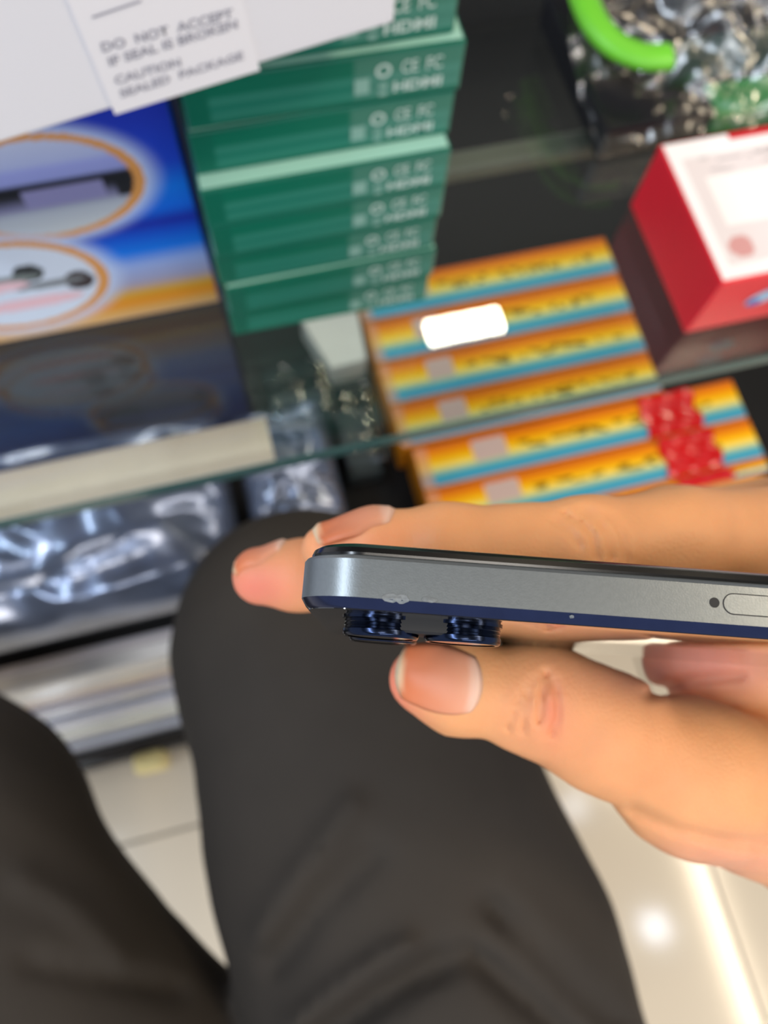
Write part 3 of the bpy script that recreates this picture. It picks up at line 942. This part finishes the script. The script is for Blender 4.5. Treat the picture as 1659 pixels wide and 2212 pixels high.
palm = [(cv(1760, 1190, 0.176), cv(1790, 1230, 0.228), 0.0150, 0.0130),
        (cv(1560, 1330, 0.190), cv(1800, 1560, 0.205), 0.0070, 0.0180),
        (cv(1455, 1440, 0.190), cv(1800, 1560, 0.205), 0.0065, 0.0180),
        (cv(1480, 1330, 0.200), cv(1760, 1450, 0.210), 0.0100, 0.0180),
        (cv(1760, 1200, 0.180), cv(2050, 1600, 0.215), 0.0150, 0.0200),
        (cv(1790, 1230, 0.226), cv(2080, 1640, 0.240), 0.0130, 0.0190),
        (cv(1800, 1775, 0.188), cv(2080, 1660, 0.218), 0.0200, 0.0210),
        (cv(1780, 1260, 0.200), cv(2050, 1600, 0.230), 0.0150, 0.0200),
        (cv(2060, 1620, 0.225), cv(2420, 1830, 0.250), 0.0250, 0.0270),
        (cv(2420, 1830, 0.250), cv(3500, 2700, 0.300), 0.0270, 0.0400)]


def chain_field(P, ch, k, flat=None, fs=1.0):
    d = None
    for (a, ra), (b, rb) in zip(ch[:-1], ch[1:]):
        e = cone(P, a, b, ra, rb, flat, fs)
        d = e if d is None else smin(d, e, k)
    return d


def seg_dist_px(P, pts):
    """distance in camera-facing metres to a polyline given in pixels (for skin creases on the visible side)"""
    q = P[:, :2] / P[:, 2:3] * F_PX + np.array([CX, CY])
    best = np.full(len(P), 1e9)
    for (a, b) in zip(pts[:-1], pts[1:]):
        a = np.array(a, float); b = np.array(b, float); ab = b - a
        t = np.clip((q - a) @ ab / (ab @ ab), 0, 1)
        best = np.minimum(best, np.linalg.norm(q - a - t[:, None] * ab, axis=1))
    return best


CREASES = [  # polyline (px), depth m, half-width px, Z limits
    ([(1180, 1455), (1172, 1490), (1168, 1520), (1166, 1560)], 0.0017, 8, (0.12, 0.160)),
    ([(1196, 1470), (1205, 1510), (1204, 1550), (1190, 1588)], 0.0013, 8, (0.12, 0.160)),
    ([(1132, 1490), (1112, 1540), (1098, 1572)], 0.0010, 6, (0.12, 0.160)),
    ([(1150, 1470), (1140, 1520), (1130, 1580)], 0.0010, 6, (0.12, 0.160)),
    ([(1370, 1752), (1460, 1790), (1560, 1815), (1680, 1828)], 0.0016, 16, (0.12, 0.19)),
    ([(1222, 1112), (1262, 1130), (1285, 1165), (1290, 1210)], 0.0014, 8, (0.12, 0.156)),
    ([(1250, 1104), (1296, 1128), (1318, 1165), (1322, 1210)], 0.0013, 8, (0.12, 0.156)),
    ([(1195, 1124), (1232, 1146), (1252, 1180)], 0.0010, 6, (0.12, 0.156)),
    ([(1270, 1100), (1320, 1118), (1346, 1160), (1350, 1210)], 0.0009, 9, (0.12, 0.156)),
    ([(1400, 1500), (1480, 1470), (1600, 1460)], 0.0014, 12, (0.15, 0.22)),
]
THF = np.array([0.10, 0.12, -1.0])


def hand_field(P):
    it = chain_field(P, index, 0.004)
    md = chain_field(P, middle, 0.004)
    rg = chain_field(P, ring_f, 0.004)
    lt = chain_field(P, little, 0.004)
    tbt = chain_field(P, thumb[:4], 0.004, THF, 1.18)
    tbb = chain_field(P, thumb[2:], 0.006)
    tb = smin(tbt, tbb, 0.006)
    fing = smin(smin(smin(it, md, 0.0012), rg, 0.0012), lt, 0.0012)
    pm = None
    for a, b, ra, rb in palm:
        e = cone(P, a, b, ra, rb)
        pm = e if pm is None else smin(pm, e, 0.014)
    d = smin(smin(pm, fing, 0.009), tb, 0.007)
    for pts, dep, wd, (z0, z1) in CREASES:
        g = seg_dist_px(P, pts)
        d = d + dep * np.exp(-(g / wd) ** 2) * ((P[:, 2] > z0) & (P[:, 2] < z1))
    d = d + 0.00018 * vnoise(P, 700.0, 3)
    return d


HB_LO = np.array([-0.040, -0.016, 0.128]); HB_HI = np.array([0.36, 0.262, 0.345])
Vh, Fh = surface_nets(hand_field, HB_LO, np.array([0.30, 0.20, 0.31]), 0.0009)
mh = fast_mesh('hand', to_world(Vh), Fh[:, ::-1])
q = Vh[:, :2] / Vh[:, 2:3] * F_PX + np.array([CX, CY])
base = np.tile(S(224, 158, 106), (len(Vh), 1))


def blush(c, px, py, rx, ry, strength, zlim=None):
    w = np.exp(-(((q[:, 0] - px) / rx) ** 2 + ((q[:, 1] - py) / ry) ** 2)) * strength
    if zlim: w = w * ((Vh[:, 2] > zlim[0]) & (Vh[:, 2] < zlim[1]))
    base[:] = base * (1 - w[:, None]) + c * w[:, None]


PINK = S(222, 126, 106); RED = S(208, 98, 84); ROSE = S(214, 140, 132)
blush(PINK, 545, 1270, 110, 70, 0.9); blush(S(238, 150, 112), 760, 1160, 140, 60, 0.6)
blush(S(232, 128, 104), 850, 1470, 80, 130, 0.85, (0.13, 0.175)); blush(S(206, 134, 100), 1180, 1560, 120, 120, 0.5, (0.13, 0.175))
blush(ROSE, 1500, 1440, 200, 70, 0.8); blush(ROSE, 1600, 1860, 260, 60, 0.4); blush(RED, 1195, 1540, 22, 60, 0.45, (0.13, 0.175))
blush(S(208, 134, 92), 1380, 1640, 200, 120, 0.35)
ca = mh.color_attributes.new('skin', 'FLOAT_COLOR', 'POINT')
ca.data.foreach_set('color', np.hstack([base, np.ones((len(base), 1))]).astype(np.float32).ravel())
M_skin = mat('skin', (1, 1, 1), 0.5, spec=0.3, attr='skin', var=0.07, scale=90, bump=0.18, bscale=1500, sss=0.35)
hand = link('body', mh, M_skin, person)
tag(hand, 'right hand gripping the phone, thumb below and fingers above')


def nail(cpx, cpy, cZ, axis, normal, length, width, curve=0.35):
    """finger nail laid on the skin: axis runs from cuticle to free edge (camera frame)"""
    c = cv(cpx, cpy, cZ); ax = np.asarray(axis, float); ax /= np.linalg.norm(ax)
    nn = np.asarray(normal, float); nn -= ax * (nn @ ax); nn /= np.linalg.norm(nn)
    sd = np.cross(ax, nn)
    n = 17
    U, Vv = np.meshgrid(np.linspace(-1, 1, n), np.linspace(-1, 1, n))
    U, Vv = U.ravel(), Vv.ravel()
    uu = U * np.sqrt(1 - Vv ** 2 / 2 * 0.72); vv = Vv * np.sqrt(1 - U ** 2 / 2 * 0.72)
    P = c + np.outer(uu * length / 2, ax) + np.outer(vv * width / 2, sd) + nn * 0.016
    for _ in range(60):
        d = hand_field(P); P = P - np.outer(np.clip(d, -0.004, 0.004) * 0.7, nn)
    # beyond the flesh the free edge runs straight on
    ref = P[np.argmin(uu ** 2 + vv ** 2)]
    hgt = (P - ref) @ nn
    lim = -0.30 * width * (vv ** 2) - 0.0026 * np.clip(uu, 0, 1) ** 2 - 0.0012
    P = P + np.outer(np.maximum(lim - hgt, 0), nn)
    edge = np.maximum(np.abs(U), np.abs(Vv))
    P = P + np.outer(np.where(edge > 0.99, -0.00025, 0.00032), nn)
    idx = np.arange(n * n).reshape(n, n)
    q_ = np.stack([idx[:-1, :-1], idx[:-1, 1:], idx[1:, 1:], idx[1:, :-1]], -1).reshape(-1, 4)
    me = fast_mesh('fingernail', to_world(P), q_)
    cc = ramp(uu, [(-1, S(236, 190, 168)), (-0.78, S(232, 180, 158)), (-0.6, S(220, 146, 114)), (0.80, S(210, 112, 70)), (0.90, S(240, 200, 160)), (1, S(246, 218, 180))])
    a_ = me.color_attributes.new('skin', 'FLOAT_COLOR', 'POINT')
    a_.data.foreach_set('color', np.hstack([cc, np.ones((len(cc), 1))]).astype(np.float32).ravel())
    o = link('fingernail', me, mat('nail', (1, 1, 1), 0.42, spec=0.3, attr='skin', sss=0.2), hand)
    s_ = o.modifiers.new('solid', 'SOLIDIFY'); s_.thickness = 0.0004; s_.offset = 0
    return o


nail(948, 1470, 0.150, (-1, -0.10, 0.0), (-0.05, 0.10, -1), 0.0165, 0.0122)
nail(766, 1128, 0.149, (-1, 0.20, 0.0), (-0.1, -1, 0.10), 0.0160, 0.0110)
nail(560, 1190, 0.175, (-1, 0.25, 0.0), (-0.2, -1, 0.05), 0.0130, 0.0105)

# trousers: two thighs, hips and shins as one garment
def TH(px, py, h, r):
    return (at_h(px, py, h), r)


legR = [TH(660, 1372, 0.495, 0.077), TH(742, 1530, 0.493, 0.086), TH(825, 1800, 0.490, 0.094), TH(942, 2100, 0.495, 0.097), TH(1030, 2480, 0.515, 0.112)]
legL = [TH(-340, 1660, 0.520, 0.080), TH(-182, 1840, 0.505, 0.088), TH(-8, 2262, 0.500, 0.099), TH(150, 2520, 0.510, 0.122)]
hipc = at_h(620, 2800, 0.53)
kR, kL = legR[0][0], legL[0][0]
shinR = [(kR + np.array([0, -0.010, -0.01]), 0.076), (kR + np.array([0.015, -0.10, -0.36]), 0.060)]
shinL = [(kL + np.array([-0.01, -0.005, -0.01]), 0.070), (kL + np.array([-0.16, -0.02, -0.36]), 0.056)]
FOLDS = [([(560, 2020), (660, 1870), (760, 1740)], -0.0067, 32), ([(600, 2080), (690, 1960), (800, 1850)], 0.0056, 32),
         ([(640, 2212), (760, 2120), (880, 2040)], -0.0090, 30), ([(700, 2240), (820, 2150), (950, 2080)], 0.0112, 37),
         ([(1060, 1960), (1200, 2100), (1330, 2230)], 0.0101, 30), ([(1020, 2060), (1150, 2170), (1240, 2260)], 0.0101, 32),
         ([(1110, 2020), (1240, 2140), (1340, 2260)], -0.0056, 27),
         ([(60, 2080), (200, 2110), (380, 2140)], 0.0045, 25), ([(50, 1900), (160, 1960), (260, 2060)], -0.0034, 30)]


def trouser_field(P):
    d = None
    for ch in (legR, legL):
        e = chain_field(P, ch, 0.03)
        d = e if d is None else smin(d, e, 0.008)
    d = smin(d, cone(P, hipc + np.array([-0.10, 0, 0]), hipc + np.array([0.10, 0, 0]), 0.12, 0.12), 0.02)
    for ch in (shinR, shinL):
        d = smin(d, chain_field(P, ch, 0.02), 0.03)
    pc = (P - CAM) @ BASIS                     # camera frame
    up = P[:, 2] > ZC - 0.56
    safe = pc.copy(); safe[:, 2] = np.maximum(safe[:, 2], 0.05)
    for pts, dep, wd in FOLDS:
        g = seg_dist_px(safe, pts)
        d = d + dep * np.exp(-(g / wd) ** 2) * up
    return d + 0.0012 * vnoise(P, 55.0, 8) + 0.0004 * vnoise(P, 160.0, 9)


pts = np.array([p for p, r in legR + legL + shinR + shinL] + [hipc - [0.2, 0, 0], hipc + [0.2, 0, 0]])
lo = pts.min(0) - 0.16; hi = pts.max(0) + 0.16
Vt, Ft = surface_nets(trouser_field, lo, hi, 0.0045)
mt = fast_mesh('trousers', Vt, Ft[:, ::-1])
M_trs = mat('black_trouser_cloth', srgb(51, 46, 41), 0.85, spec=0.25, var=0.12, scale=14, bump=0.35, bscale=900)
tro = link('trousers', mt, M_trs, person); tag(tro, 'black cloth trousers')
